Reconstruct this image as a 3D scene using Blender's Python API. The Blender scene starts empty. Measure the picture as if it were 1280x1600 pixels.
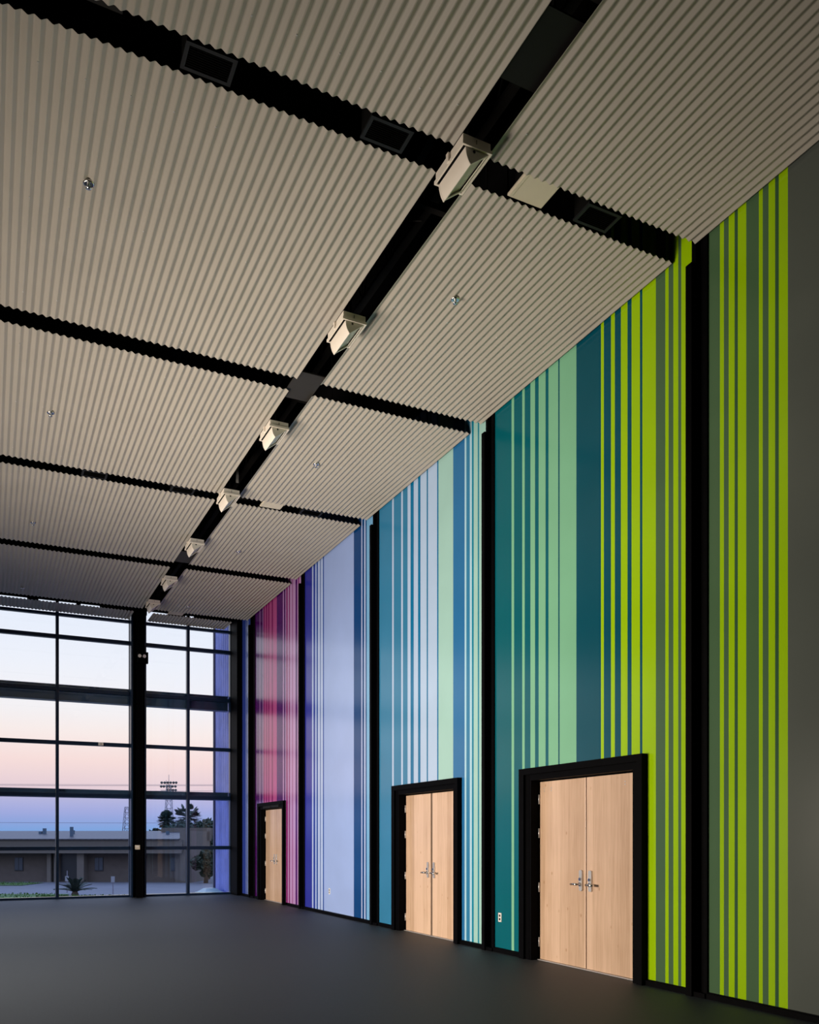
import bpy, bmesh, math, random
from mathutils import Vector, Matrix
random.seed(7)
S = bpy.context.scene
COL = S.collection
PI = math.pi

# ------------------------------------------------------------------ helpers
def lin(c):
    return tuple(((v/255)/12.92 if v/255 <= 0.04045 else ((v/255+0.055)/1.055)**2.4) for v in c)

class MB:
    """collects shapes and links them as ONE mesh object"""
    def __init__(self):
        self.bm = bmesh.new()
    def quad(self, pts, mi=0):
        f = self.bm.faces.new([self.bm.verts.new(p) for p in pts]); f.material_index = mi; return f
    def box(self, x0, x1, y0, y1, z0, z1, mi=0, bevel=0.0):
        vs = [self.bm.verts.new(p) for p in ((x0,y0,z0),(x1,y0,z0),(x1,y1,z0),(x0,y1,z0),(x0,y0,z1),(x1,y0,z1),(x1,y1,z1),(x0,y1,z1))]
        fs = [self.bm.faces.new([vs[i] for i in q]) for q in ((3,2,1,0),(4,5,6,7),(0,1,5,4),(1,2,6,5),(2,3,7,6),(3,0,4,7))]
        for f in fs: f.material_index = mi
        if bevel > 0:
            es = set(e for f in fs for e in f.edges)
            bmesh.ops.bevel(self.bm, geom=list(es), offset=bevel, segments=2, affect='EDGES', profile=0.5)
        return self
    def prism(self, poly, axis, a, b, mi=0):
        """extrude a 2-D polygon along an axis; axis 'y': poly is (x,z); 'x': (y,z); 'z': (x,y)"""
        def P(p, t):
            return {'y': (p[0], t, p[1]), 'x': (t, p[0], p[1]), 'z': (p[0], p[1], t)}[axis]
        A = [self.bm.verts.new(P(p, a)) for p in poly]; B = [self.bm.verts.new(P(p, b)) for p in poly]
        n = len(poly)
        fs = [self.bm.faces.new(A), self.bm.faces.new(B[::-1])]
        for i in range(n):
            fs.append(self.bm.faces.new((A[i], B[i], B[(i+1) % n], A[(i+1) % n])))
        for f in fs: f.material_index = mi
        return self
    def tube(self, pts, r, seg=8, mi=0, r1=None):
        pts = [Vector(p) for p in pts]; rings = []
        for i, p in enumerate(pts):
            d = (pts[min(i+1, len(pts)-1)] - pts[max(i-1, 0)]).normalized()
            up = Vector((0,0,1)) if abs(d.z) < 0.9 else Vector((1,0,0))
            u = d.cross(up).normalized(); v = d.cross(u)
            rr = r if r1 is None else r + (r1-r)*i/(len(pts)-1)
            rings.append([self.bm.verts.new(p + u*rr*math.cos(2*PI*k/seg) + v*rr*math.sin(2*PI*k/seg)) for k in range(seg)])
        for a, b in zip(rings, rings[1:]):
            for k in range(seg):
                f = self.bm.faces.new((a[k], a[(k+1) % seg], b[(k+1) % seg], b[k])); f.material_index = mi; f.smooth = True
        for f in (self.bm.faces.new(rings[0][::-1]), self.bm.faces.new(rings[-1])): f.material_index = mi
        return self
    def lathe(self, prof, c=(0,0,0), seg=20, mi=0):
        rings = []
        for r, z in prof:
            rings.append([self.bm.verts.new((c[0]+r*math.cos(2*PI*k/seg), c[1]+r*math.sin(2*PI*k/seg), c[2]+z)) for k in range(seg)])
        for a, b in zip(rings, rings[1:]):
            for k in range(seg):
                f = self.bm.faces.new((a[k], a[(k+1) % seg], b[(k+1) % seg], b[k])); f.material_index = mi; f.smooth = True
        for f in (self.bm.faces.new(rings[0][::-1]), self.bm.faces.new(rings[-1])): f.material_index = mi
        return self
    def build(self, name, mats, parent=None, kind=None):
        bmesh.ops.recalc_face_normals(self.bm, faces=self.bm.faces[:])
        me = bpy.data.meshes.new(name); self.bm.to_mesh(me); self.bm.free()
        for m in (mats if isinstance(mats, (list, tuple)) else [mats]): me.materials.append(m)
        o = bpy.data.objects.new(name, me); COL.objects.link(o)
        if parent is not None:
            o.parent = parent
            o.matrix_parent_inverse = Matrix.Translation(-parent.location)
        if kind: o['kind'] = kind
        return o

def thing(name, label, cat, loc=(0,0,0), group=None):
    o = bpy.data.objects.new(name, None); COL.objects.link(o); o.location = loc; o.empty_display_size = 0.1
    o['label'] = label; o['category'] = cat; o['kind'] = 'thing'
    if group: o['group'] = group
    return o
def tag(o, label, cat, group=None):
    o['label'] = label; o['category'] = cat; o['kind'] = 'thing'
    if group: o['group'] = group
    return o
def struct(name, loc=(0,0,0)):
    o = bpy.data.objects.new(name, None); COL.objects.link(o); o.location = loc; o.empty_display_size = 0.1
    o['kind'] = 'structure'; return o
def dup(root, loc, label):
    r = root.copy(); COL.objects.link(r); r.location = loc; r['label'] = label
    for ch in list(root.children):
        c = ch.copy(); COL.objects.link(c); c.parent = r
        for g in list(ch.children):
            d = g.copy(); COL.objects.link(d); d.parent = c
    return r

# ------------------------------------------------------------------ materials
def mat(name, col, rough=0.5, metal=0.0, spec=0.5, var=0.06, scale=6.0, bump=0.0, bscale=60.0, coat=0.0):
    m = bpy.data.materials.new(name); m.use_nodes = True
    nt = m.node_tree; b = nt.nodes['Principled BSDF']
    b.inputs['Roughness'].default_value = rough; b.inputs['Metallic'].default_value = metal
    b.inputs['Specular IOR Level'].default_value = spec
    b.inputs['Coat Weight'].default_value = coat; b.inputs['Coat Roughness'].default_value = 0.06
    tc = nt.nodes.new('ShaderNodeTexCoord')
    n = nt.nodes.new('ShaderNodeTexNoise'); n.inputs['Scale'].default_value = scale; n.inputs['Detail'].default_value = 4
    nt.links.new(tc.outputs['Object'], n.inputs['Vector'])
    r = nt.nodes.new('ShaderNodeValToRGB')
    r.color_ramp.elements[0].position = 0.3; r.color_ramp.elements[1].position = 0.7
    r.color_ramp.elements[0].color = tuple(c*(1-var) for c in col) + (1,)
    r.color_ramp.elements[1].color = tuple(min(1, c*(1+var)) for c in col) + (1,)
    nt.links.new(n.outputs['Fac'], r.inputs['Fac']); nt.links.new(r.outputs['Color'], b.inputs['Base Color'])
    if bump > 0:
        n2 = nt.nodes.new('ShaderNodeTexNoise'); n2.inputs['Scale'].default_value = bscale; n2.inputs['Detail'].default_value = 3
        nt.links.new(tc.outputs['Object'], n2.inputs['Vector'])
        bp = nt.nodes.new('ShaderNodeBump'); bp.inputs['Strength'].default_value = bump; bp.inputs['Distance'].default_value = 0.01
        nt.links.new(n2.outputs['Fac'], bp.inputs['Height']); nt.links.new(bp.outputs['Normal'], b.inputs['Normal'])
    return m

def paint(name, rgb):
    return mat('paint_'+name, tuple(max(.002, min(.9, c*g-.012)) for c, g in zip(lin(rgb), (.93,1.04,1.2))), rough=0.2, spec=0.36, var=0.03, scale=1.5, bump=0.02, bscale=9)
PAINT = {k: paint(k, v) for k, v in dict(
    gg=(86,110,76), ggd=(68,96,64), lime=(168,204,2), grey=(97,98,88),
    teal=(22,98,104), teald=(0,84,96), mint=(134,188,146),
    blue=(62,126,158), blued=(14,112,150), bluem=(54,112,156), pale=(180,196,216), palem=(172,206,214), mintp=(166,200,184), tealb=(26,126,146),
    violet=(56,58,150), violb=(54,70,158), lav=(186,198,232), lavw=(164,180,222), navy=(28,72,156), navyb=(0,70,120), sky=(126,176,210),
    purp=(88,26,100), mag=(138,20,96), pink=(192,84,140), lpink=(194,146,190), bviol=(70,88,176)).items()}
black = mat('black_steel', (0.0012,0.0012,0.0018), rough=0.6, spec=0.04, var=0.2)
blackm = mat('black_matte', (0.004,0.004,0.004), rough=0.9, spec=0.1, var=0.2)
darkgrey = mat('dark_grey_metal', (0.0075,0.007,0.007), rough=0.6, spec=0.2)
covergrey = mat('taupe_cover_metal', (0.032,0.030,0.028), rough=0.6, spec=0.3)
ventgrey = mat('charcoal_grille', (0.009,0.010,0.012), rough=0.6, spec=0.3)
frame_m = mat('window_frame_black', (0.004,0.018,0.055), rough=0.3, spec=0.5, var=0.15)  # black frames; the blue cast of the sky is mixed into this colour
ceil_m = mat('painted_corrugated_steel', (0.40,0.375,0.335), rough=0.42, spec=0.45, var=0.03, scale=2.0)
cream = mat('cream_enamel', (0.86,0.79,0.71), rough=0.4, spec=0.5, var=0.02)
creamd = mat('cream_diffuser', (0.72,0.68,0.60), rough=0.35, spec=0.5, var=0.03)
ivory = mat('ivory_plate', (0.66,0.60,0.49), rough=0.5, var=0.03)
white_p = mat('white_plastic', (0.8,0.78,0.76), rough=0.4, var=0.02)
chrome = mat('chrome', (0.75,0.75,0.76), rough=0.16, metal=1.0, var=0.03)
satin = mat('satin_steel', (0.66,0.65,0.66), rough=0.35, metal=0.6, var=0.04)
brownstrip = mat('brown_astragal', (0.12,0.085,0.062), rough=0.5)
carpet = mat('charcoal_carpet', (0.020,0.028,0.038), rough=0.62, spec=0.5, var=0.12, scale=26.0, bump=0.12, bscale=220)
plenum = mat('plenum_black', (0.0035,0.0035,0.004), rough=0.95, spec=0.05)
wallgrey = mat('side_wall_paint', (0.30,0.28,0.25), rough=0.7)

def wood():
    m = bpy.data.materials.new('maple_veneer'); m.use_nodes = True
    nt = m.node_tree; b = nt.nodes['Principled BSDF']; b.inputs['Roughness'].default_value = 0.24; b.inputs['Specular IOR Level'].default_value = 0.5
    tc = nt.nodes.new('ShaderNodeTexCoord'); sep = nt.nodes.new('ShaderNodeSeparateXYZ'); nt.links.new(tc.outputs['Object'], sep.inputs[0])
    # veneer leaves, each 0.15 m wide with its own tone
    mul = nt.nodes.new('ShaderNodeMath'); mul.operation = 'MULTIPLY'; mul.inputs[1].default_value = 6.6; nt.links.new(sep.outputs['Y'], mul.inputs[0])
    fl = nt.nodes.new('ShaderNodeMath'); fl.operation = 'FLOOR'; nt.links.new(mul.outputs[0], fl.inputs[0])
    wn = nt.nodes.new('ShaderNodeTexWhiteNoise'); wn.noise_dimensions = '1D'; nt.links.new(fl.outputs[0], wn.inputs['W'])
    mp = nt.nodes.new('ShaderNodeMapping'); mp.inputs['Scale'].default_value = (1, 26, 1.1); nt.links.new(tc.outputs['Object'], mp.inputs['Vector'])
    n = nt.nodes.new('ShaderNodeTexNoise'); n.inputs['Scale'].default_value = 1.6; n.inputs['Detail'].default_value = 6; n.inputs['Distortion'].default_value = 0.7
    nt.links.new(mp.outputs[0], n.inputs['Vector'])
    n3 = nt.nodes.new('ShaderNodeTexNoise'); n3.inputs['Scale'].default_value = 2.2; nt.links.new(tc.outputs['Object'], n3.inputs['Vector'])
    a = nt.nodes.new('ShaderNodeMath'); a.operation = 'MULTIPLY_ADD'; a.inputs[1].default_value = 0.75; nt.links.new(wn.outputs['Value'], a.inputs[0]); nt.links.new(n.outputs['Fac'], a.inputs[2])
    a2 = nt.nodes.new('ShaderNodeMath'); a2.operation = 'MULTIPLY_ADD'; a2.inputs[1].default_value = 0.45; nt.links.new(n3.outputs['Fac'], a2.inputs[0]); nt.links.new(a.outputs[0], a2.inputs[2])
    r = nt.nodes.new('ShaderNodeValToRGB'); r.color_ramp.elements[0].position = 0.32; r.color_ramp.elements[1].position = 0.86
    r.color_ramp.elements[0].color = (0.49,0.325,0.215,1); r.color_ramp.elements[1].color = (0.73,0.52,0.385,1)
    a3 = nt.nodes.new('ShaderNodeMath'); a3.operation = 'MULTIPLY'; a3.inputs[1].default_value = 0.6; nt.links.new(a2.outputs[0], a3.inputs[0]); nt.links.new(a3.outputs[0], r.inputs['Fac'])
    # small brown knots
    mk = nt.nodes.new('ShaderNodeMapping'); mk.inputs['Scale'].default_value = (1, 1.6, 1); nt.links.new(tc.outputs['Object'], mk.inputs['Vector'])
    v = nt.nodes.new('ShaderNodeTexVoronoi'); v.inputs['Scale'].default_value = 3.4; nt.links.new(mk.outputs[0], v.inputs['Vector'])
    kr = nt.nodes.new('ShaderNodeValToRGB'); kr.color_ramp.elements[0].position = 0.03; kr.color_ramp.elements[1].position = 0.09
    kr.color_ramp.elements[0].color = (0.72,0.62,0.5,1); kr.color_ramp.elements[1].color = (1,1,1,1); nt.links.new(v.outputs['Distance'], kr.inputs['Fac'])
    mx = nt.nodes.new('ShaderNodeMix'); mx.data_type = 'RGBA'; mx.blend_type = 'MULTIPLY'; mx.inputs['Factor'].default_value = 0.8
    nt.links.new(r.outputs['Color'], mx.inputs['A']); nt.links.new(kr.outputs['Color'], mx.inputs['B'])
    nt.links.new(mx.outputs['Result'], b.inputs['Base Color'])
    return m
maple = wood()

def glass(name, tint):
    m = bpy.data.materials.new(name); m.use_nodes = True; nt = m.node_tree; nt.nodes.clear()
    out = nt.nodes.new('ShaderNodeOutputMaterial'); t = nt.nodes.new('ShaderNodeBsdfTransparent'); g = nt.nodes.new('ShaderNodeBsdfGlossy')
    g.inputs['Roughness'].default_value = 0.01; g.inputs['Color'].default_value = (0.9,0.95,1,1)
    tc = nt.nodes.new('ShaderNodeTexCoord'); n = nt.nodes.new('ShaderNodeTexNoise'); n.inputs['Scale'].default_value = 0.8; nt.links.new(tc.outputs['Object'], n.inputs['Vector'])
    r = nt.nodes.new('ShaderNodeValToRGB'); r.color_ramp.elements[0].color = tuple(c*0.99 for c in tint)+(1,); r.color_ramp.elements[1].color = tuple(tint)+(1,)
    nt.links.new(n.outputs['Fac'], r.inputs['Fac']); nt.links.new(r.outputs['Color'], t.inputs['Color'])
    f = nt.nodes.new('ShaderNodeFresnel'); f.inputs['IOR'].default_value = 1.35
    mx = nt.nodes.new('ShaderNodeMixShader'); nt.links.new(f.outputs[0], mx.inputs[0]); nt.links.new(t.outputs[0], mx.inputs[1]); nt.links.new(g.outputs[0], mx.inputs[2])
    nt.links.new(mx.outputs[0], out.inputs['Surface']); return m
glass_clear = glass('clear_glass', (0.977,0.983,0.988))
glass_tint = glass('blue_tinted_glass', (0.83,0.88,0.985))

# exterior materials
brick = mat('tan_brick', (0.088,0.068,0.058), rough=0.85, var=0.1, scale=3)
fascia_m = mat('tan_fascia', (0.10,0.083,0.07), rough=0.8)
pilaster_m = mat('pale_tan_render', (0.12,0.10,0.086), rough=0.8)
darkvoid = mat('dark_opening', (0.012,0.013,0.018), rough=0.4)
asphalt = mat('pale_pavement', (0.105,0.108,0.13), rough=0.85, var=0.1, scale=0.4)
grass_m = mat('grass_green', (0.035,0.085,0.012), rough=0.9, var=0.35, scale=5)
leaf_m = mat('dark_foliage', (0.010,0.027,0.018), rough=0.8, var=0.4, scale=2)
olive_m = mat('olive_foliage', (0.022,0.033,0.018), rough=0.8, var=0.4, scale=2)
bark_m = mat('bark', (0.07,0.05,0.035), rough=0.9)
steel_ext = mat('galvanised_steel', (0.16,0.15,0.19), rough=0.5, var=0.1)
pipe_m = mat('blue_grey_pipe', (0.05,0.09,0.14), rough=0.6)
conc = mat('pale_concrete', (0.55,0.66,0.66), rough=0.8)
def wave(name, c1, c2, scale, axis, rough=0.5):
    m = bpy.data.materials.new(name); m.use_nodes = True; nt = m.node_tree; b = nt.nodes['Principled BSDF']; b.inputs['Roughness'].default_value = rough
    tc = nt.nodes.new('ShaderNodeTexCoord'); w = nt.nodes.new('ShaderNodeTexWave'); w.bands_direction = axis; w.inputs['Scale'].default_value = scale
    nt.links.new(tc.outputs['Object'], w.inputs['Vector']); r = nt.nodes.new('ShaderNodeValToRGB')
    r.color_ramp.elements[0].color = c1+(1,); r.color_ramp.elements[1].color = c2+(1,); r.color_ramp.elements[0].position = 0.1; r.color_ramp.elements[1].position = 0.35
    nt.links.new(w.outputs['Fac'], r.inputs['Fac']); nt.links.new(r.outputs['Color'], b.inputs['Base Color']); return m
roof_m = wave('seamed_roof', (0.020,0.0185,0.025), (0.042,0.038,0.050), 0.75, 'X')
fin_m = mat('lavender_cladding', (0.36,0.41,0.88), rough=0.45, var=0.1, scale=3)

# ------------------------------------------------------------------ main dimensions
H = 1.45                 # eye height
WX = 5.885               # face of the right wall panels
DX = 5.96                # face of the door leaves
CZ = 6.93                # corrugated ceiling
WY = 22.45                # window wall
XL, YB = -9.0, -7.0      # far left wall and back wall
ZT = 8.3                 # deck above the ceiling
GX0, GX1 = 3.31, 3.61    # slot with the lights
GAPS = [(5.95,6.25),(9.79,10.09),(13.60,13.88),(17.38,17.71),(21.18,21.53)]

# ------------------------------------------------------------------ room shell
MB().box(XL-.2, 6.4, YB-.2, WY+.12, -0.3, 0).build('floor', carpet, kind='structure')
MB().box(XL-.2, 6.4, YB-.2, WY+.4, ZT, ZT+.2).build('ceiling', plenum, kind='structure')
MB().box(XL-.2, XL, YB, WY+.1, 0, ZT).build('wall_left', wallgrey, kind='structure')
MB().box(XL-.2, 6.4, YB-.2, YB, 0, ZT).build('wall_back', wallgrey, kind='structure')
DOORS = {4: (6.80, 8.58), 3: (10.52, 12.26), 1: (18.31, 19.91)}   # leaf openings along Y
DT = 2.137
m = MB()
ys = sorted([YB, WY+.1] + [v for d in DOORS.values() for v in (d[0]-.03, d[1]+.03)])
for i in range(0, len(ys), 2): m.box(6.02, 6.3, ys[i], ys[i+1], 0, ZT)
for d in DOORS.values():
    m.box(6.02, 6.3, d[0]-.03, d[1]+.03, DT+.03, ZT)
    m.box(6.24, 6.3, d[0]-.03, d[1]+.03, 0, DT+.03)
m.build('wall_right', blackm, kind='structure')

# ------------------------------------------------------------------ striped wall panels
BAYS = {
  5: (5.814, [(5.681,'gg'),(5.634,'lime'),(5.579,'gg'),(5.512,'lime'),(5.476,'ggd'),(5.383,'lime'),(5.248,'gg'),(5.207,'lime'),(5.147,'gg'),(5.08,'lime'),(5.043,'ggd'),(4.953,'lime'),(2.42,'grey')]),
  4: (9.475, [(9.087,'teal'),(9.031,'mint'),(8.848,'teal'),(8.795,'mint'),(8.671,'teal'),(8.574,'mint'),(8.499,'teal'),(8.358,'mint'),(8.299,'teal'),(8.107,'mint'),(8.082,'teald'),(7.769,'mint'),(7.342,'teald'),(7.294,'lime'),(7.178,'teald'),(7.116,'lime'),(7.02,'teald'),(6.918,'lime'),(6.856,'teald'),(6.731,'lime'),(6.695,'teald'),(6.502,'lime'),(6.371,'gg'),(6.326,'lime'),(6.262,'gg'),(6.197,'lime'),(6.158,'gg'),(6.0,'lime')]),
  3: (13.126, [(12.622,'blue'),(12.559,'pale'),(12.282,'blue'),(12.219,'pale'),(12.053,'blue'),(11.947,'pale'),(11.836,'blued'),(11.689,'pale'),(11.607,'blued'),(11.4,'pale'),(11.359,'blued'),(11.069,'pale'),(11.029,'blued'),(10.588,'mintp'),(10.266,'bluem'),(10.217,'palem'),(10.125,'blue'),(10.068,'palem'),(10.02,'tealb'),(9.912,'mintp'),(9.877,'tealb'),(9.66,'mintp')]),
  2: (16.875, [(16.446,'violet'),(16.37,'lav'),(16.258,'violb'),(16.183,'lav'),(16.109,'navy'),(15.981,'lav'),(15.945,'navy'),(15.82,'lav'),(15.766,'navy'),(14.242,'lavw'),(13.899,'navyb'),(13.856,'lav'),(13.771,'navyb'),(13.714,'lav'),(13.664,'navyb'),(13.32,'sky')]),
  1: (20.545, [(20.171,'purp'),(20.128,'lpink'),(19.914,'purp'),(19.871,'lpink'),(19.756,'mag'),(19.652,'pink'),(19.554,'mag'),(19.467,'pink'),(19.371,'mag'),(19.195,'pink'),(19.096,'mag'),(18.805,'pink'),(18.358,'purp'),(18.29,'lpink'),(18.176,'purp'),(18.117,'lpink'),(18.019,'mag'),(17.934,'lpink'),(17.864,'mag'),(17.703,'lpink'),(17.668,'mag'),(17.485,'lpink'),(17.371,'purp'),(17.309,'lpink'),(17.246,'mag'),(17.12,'lpink'),(17.06,'mag')]),
  0: (21.735, [(21.388,'bviol'),(21.346,'lav'),(21.251,'bviol'),(21.168,'lav'),(20.91,'bviol')]),
}
BLAB = {
  5: 'wall panel striped lime and grey-green, plain grey beyond, nearest the camera',
  4: 'wall panel striped teal, mint and lime around the nearest maple doors',
  3: 'wall panel striped blue, pale blue and mint around the middle maple doors',
  2: 'wall panel with broad plain lavender band and no door',
  1: 'wall panel striped magenta, pink and purple around the farthest doors',
  0: 'narrow violet-blue striped wall panel in the corner by the window wall',
}
PZ0, PZ1 = 0.058, 7.9
for k, (yf, strips) in BAYS.items():
    cols = sorted(set(c for _, c in strips)); mats = [PAINT[c] for c in cols] + [black]
    m = MB(); d = DOORS.get(k); y1 = yf; XB = 6.0
    def strip(a, b, z0, z1, mi):
        m.quad([(WX,a,z0),(WX,b,z0),(WX,b,z1),(WX,a,z1)], mi)
    yend = strips[-1][0]
    for y0, c in strips:
        mi = cols.index(c)
        if d is None: strip(y0, y1, PZ0, PZ1, mi)
        else:
            o0, o1, oz = d[0]-.05, d[1]+.05, DT+.05
            cuts = sorted(set([y0, y1] + [v for v in (o0, o1) if y0 < v < y1]))
            for a, b in zip(cuts, cuts[1:]):
                strip(a, b, oz if (a >= o0-1e-6 and b <= o1+1e-6) else PZ0, PZ1, mi)
        y1 = y0
    e = len(cols)
    m.quad([(WX,yend,PZ0),(WX,yend,PZ1),(XB,yend,PZ1),(XB,yend,PZ0)], e); m.quad([(WX,yf,PZ0),(WX,yf,PZ1),(XB,yf,PZ1),(XB,yf,PZ0)], e)
    m.quad([(WX,yend,PZ1),(WX,yf,PZ1),(XB,yf,PZ1),(XB,yend,PZ1)], e)
    if d:
        for a, b in ((yend, o0), (o1, yf)): m.quad([(WX,a,PZ0),(WX,b,PZ0),(XB,b,PZ0),(XB,a,PZ0)], e); m.quad([(XB,a,PZ0),(XB,b,PZ0),(XB,b,PZ1),(XB,a,PZ1)], e)
        m.quad([(WX,o0,PZ0),(WX,o0,oz),(XB,o0,oz),(XB,o0,PZ0)], e); m.quad([(WX,o1,PZ0),(WX,o1,oz),(XB,o1,oz),(XB,o1,PZ0)], e); m.quad([(WX,o0,oz),(WX,o1,oz),(XB,o1,oz),(XB,o0,oz)], e)
        m.quad([(XB,o0,oz),(XB,o1,oz),(XB,o1,PZ1),(XB,o0,PZ1)], e)
    else:
        m.quad([(WX,yend,PZ0),(WX,yf,PZ0),(XB,yf,PZ0),(XB,yend,PZ0)], e); m.quad([(XB,yend,PZ0),(XB,yf,PZ0),(XB,yf,PZ1),(XB,yend,PZ1)], e)
    bmesh.ops.remove_doubles(m.bm, verts=m.bm.verts[:], dist=1e-5)
    tag(m.build('striped_wall_panel', mats), BLAB[k], 'wall panel', 'striped wall panels between the black columns')
# plain panel in the bay behind the camera's right shoulder
# baseboards, one run per side
m = MB()
runs = [(2.4, 5.814), (6.0, 6.62), (8.84, 9.475), (9.68, 10.34), (12.54, 13.126), (13.34, 16.875), (17.0, 17.95), (20.2, 20.545), (20.88, 21.735)]
for a, b in runs: m.box(WX-.035, 6.02, a, b, 0, .05); m.box(WX-.012, 6.0, a, b, .05, .0585)
m.build('baseboard_right', black, kind='structure')

# ------------------------------------------------------------------ columns between the panels
CL = [(5.814, 6.03, 'black steel column between the two lime striped panels, nearest'),
      (9.475, 9.70, 'black steel column between teal panel and mint-edged blue panel'),
      (13.126, 13.38, 'black steel column between blue panel and lavender panel'),
      (16.875, 17.10, 'black steel column between lavender panel and magenta panel'),
      (20.545, 20.95, 'black steel column between magenta panel and narrow violet-blue panel')]
for a, b, lab in CL:
    t = thing('steel_column', lab, 'column', (WX+.05, (a+b)/2, 0), 'black columns along the striped wall')
    w = b-a
    MB().box(WX-.02, 6.0, a, a+.05, 0, PZ1).build('flange', black, t)
    MB().box(WX+.03, 6.0, a+.05, b-.06, 0, PZ1).box(WX-.012, WX+.03, a+.062, a+.07, 0, PZ1).build('web', black, t)
    MB().box(WX-.07, 6.0, b-.075, b, 0, 6.76).box(WX-.02, 6.0, b-.075, b-.026, 6.76, PZ1).build('flange', black, t)
    MB().box(WX-.05, WX+.03, a, b, 0, .045).build('base_shoe', black, t)

# corner post by the window
t = thing('corner_column', 'black steel column in the corner beside the window wall', 'column', (5.86, 21.9, 0))
MB().box(5.748, 6.0, 21.77, 22.4, 0, PZ1).build('shaft', black, t)
MB().box(5.748, 5.80, 21.75, 21.77, 0, PZ1).build('edge_strip', black, t)

# ------------------------------------------------------------------ doors
for n, (k, (y0, y1)) in enumerate(sorted(DOORS.items(), reverse=True), 1):
    D = struct('door_%d' % n, (DX, (y0+y1)/2, 0))
    ym = (y0+y1)/2
    m = MB(); F = WX-.045
    m.box(F, 6.1, y1+.012, y1+.16, 0, DT+.16); m.box(F, 6.1, y0-.16, y0-.012, 0, DT+.16); m.box(F, 6.1, y0-.012, y1+.012, DT+.012, DT+.16)
    m.box(F-.03, WX+.01, y1+.13, y1+.235, 0, DT+.16); m.box(F-.03, WX+.01, y0-.18, y0-.10, 0, DT+.16); m.box(F-.03, WX+.01, y0-.10, y1+.13, DT+.085, DT+.16)
    m.box(F-.004, F+.02, y1+.05, y1+.062, 0, DT+.1)
    m.box(DX+.05, 6.14, y0-.012, y0+.02, 0, DT+.012); m.box(DX+.05, 6.14, y1-.02, y1+.012, 0, DT+.012); m.box(DX+.05, 6.14, y0, y1, DT-.02, DT+.012)
    m.build('door_frame', black, D)
    gap = .028 if k == 3 else .008
    for side, (a, b) in enumerate(((ym+gap, y1-.003), (y0+.003, ym-gap))):
        lf = MB().box(DX, DX+.045, a, b, .012, DT-.004, bevel=.002).build('door_leaf', maple, D)
        yc = a+.045 if side == 0 else b-.045        # centre of the lock plate
        if k == 3: yc = a+.04 if side == 0 else b-.04
        s = 1 if side == 0 else -1
        yp = yc + s*.03
        pl = MB()
        pts = []
        for q in range(9):
            an = PI*q/8; pts.append((yp+.027*math.cos(an), 1.112-.027+.027*math.sin(an)*.7))
        for q in range(9):
            an = PI+PI*q/8; pts.append((yp+.027*math.cos(an), .86+.027+.027*math.sin(an)*.7))
        pl.prism(pts, 'x', DX-.018, DX+.001)
        pl.build('lock_plate', satin, lf)
        cy = MB(); cy.tube([(DX-.034, yp, 1.0),(DX-.016, yp, 1.0)], .017, 16); cy.build('lock_cylinder', chrome, lf)
        lv = MB(); lv.tube([(DX-.016, yp, .944),(DX-.034, yp, .944)], .022, 14); lv.tube([(DX-.03, yp, .944),(DX-.07, yp, .944)], .011, 10)
        lv.tube([(DX-.066, yp-s*.008, .944),(DX-.070, yp+s*.05, .945),(DX-.062, yp+s*.12, .941)], .0135, 10)
        lv.build('lever_handle', chrome, lf)
        if side == 0:
            for z in (.215, .87, 1.52, 1.925):
                MB().box(DX-.012, DX+.02, b-.001, b+.014, z-.057, z+.057, bevel=.003).tube([(DX-.012, b+.005, z-.057),(DX-.012, b+.005, z+.057)], .009, 10).build('hinge', satin, lf)
        # plugged fixing holes near the head
        if k == 4:
            hm = MB()
            for yy in ((b-.09, b-.23) if side == 0 else (a+.09, a+.24)):
                for zz in (2.02, 2.05): hm.tube([(DX-.0015, yy, zz),(DX+.003, yy, zz)], .008, 8)
            hm.build('hole_plug', satin, lf)
    if k == 3:
        MB().box(DX+.012, DX+.05, ym-.03, ym+.03, .012, DT-.004).build('astragal', brownstrip, D)
    else:
        MB().box(DX+.03, DX+.06, ym-.02, ym+.02, .012, DT-.004).build('astragal', darkgrey, D)
    MB().box(5.93, 6.1, y0-.012, y1+.012, 0.0, .009).build('threshold', satin, D)
    if k == 1:
        MB().box(F-.01, F+.02, y0+.2, y1-.2, DT+.03, DT+.085, bevel=.004).tube([(F-.02, ym, DT+.05),(F, ym, DT+.05)], .02, 10).build('head_bracket', darkgrey, D)

# outlets on the wall
for y, lab in ((9.354, 'white socket plate low on the teal panel by the nearest doors'), (15.458, 'white socket plate low on the lavender panel')):
    t = thing('wall_outlet', lab, 'outlet', (WX, y, .45), 'white socket plates on the striped wall')
    MB().box(WX-.007, WX+.001, y-.036, y+.036, .39, .505, bevel=.003).build('cover_plate', white_p, t)
    for z in (.425, .47): MB().box(WX-.0095, WX-.005, y-.017, y+.017, z-.015, z+.015, bevel=.002).build('receptacle', darkgrey, t)

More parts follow.
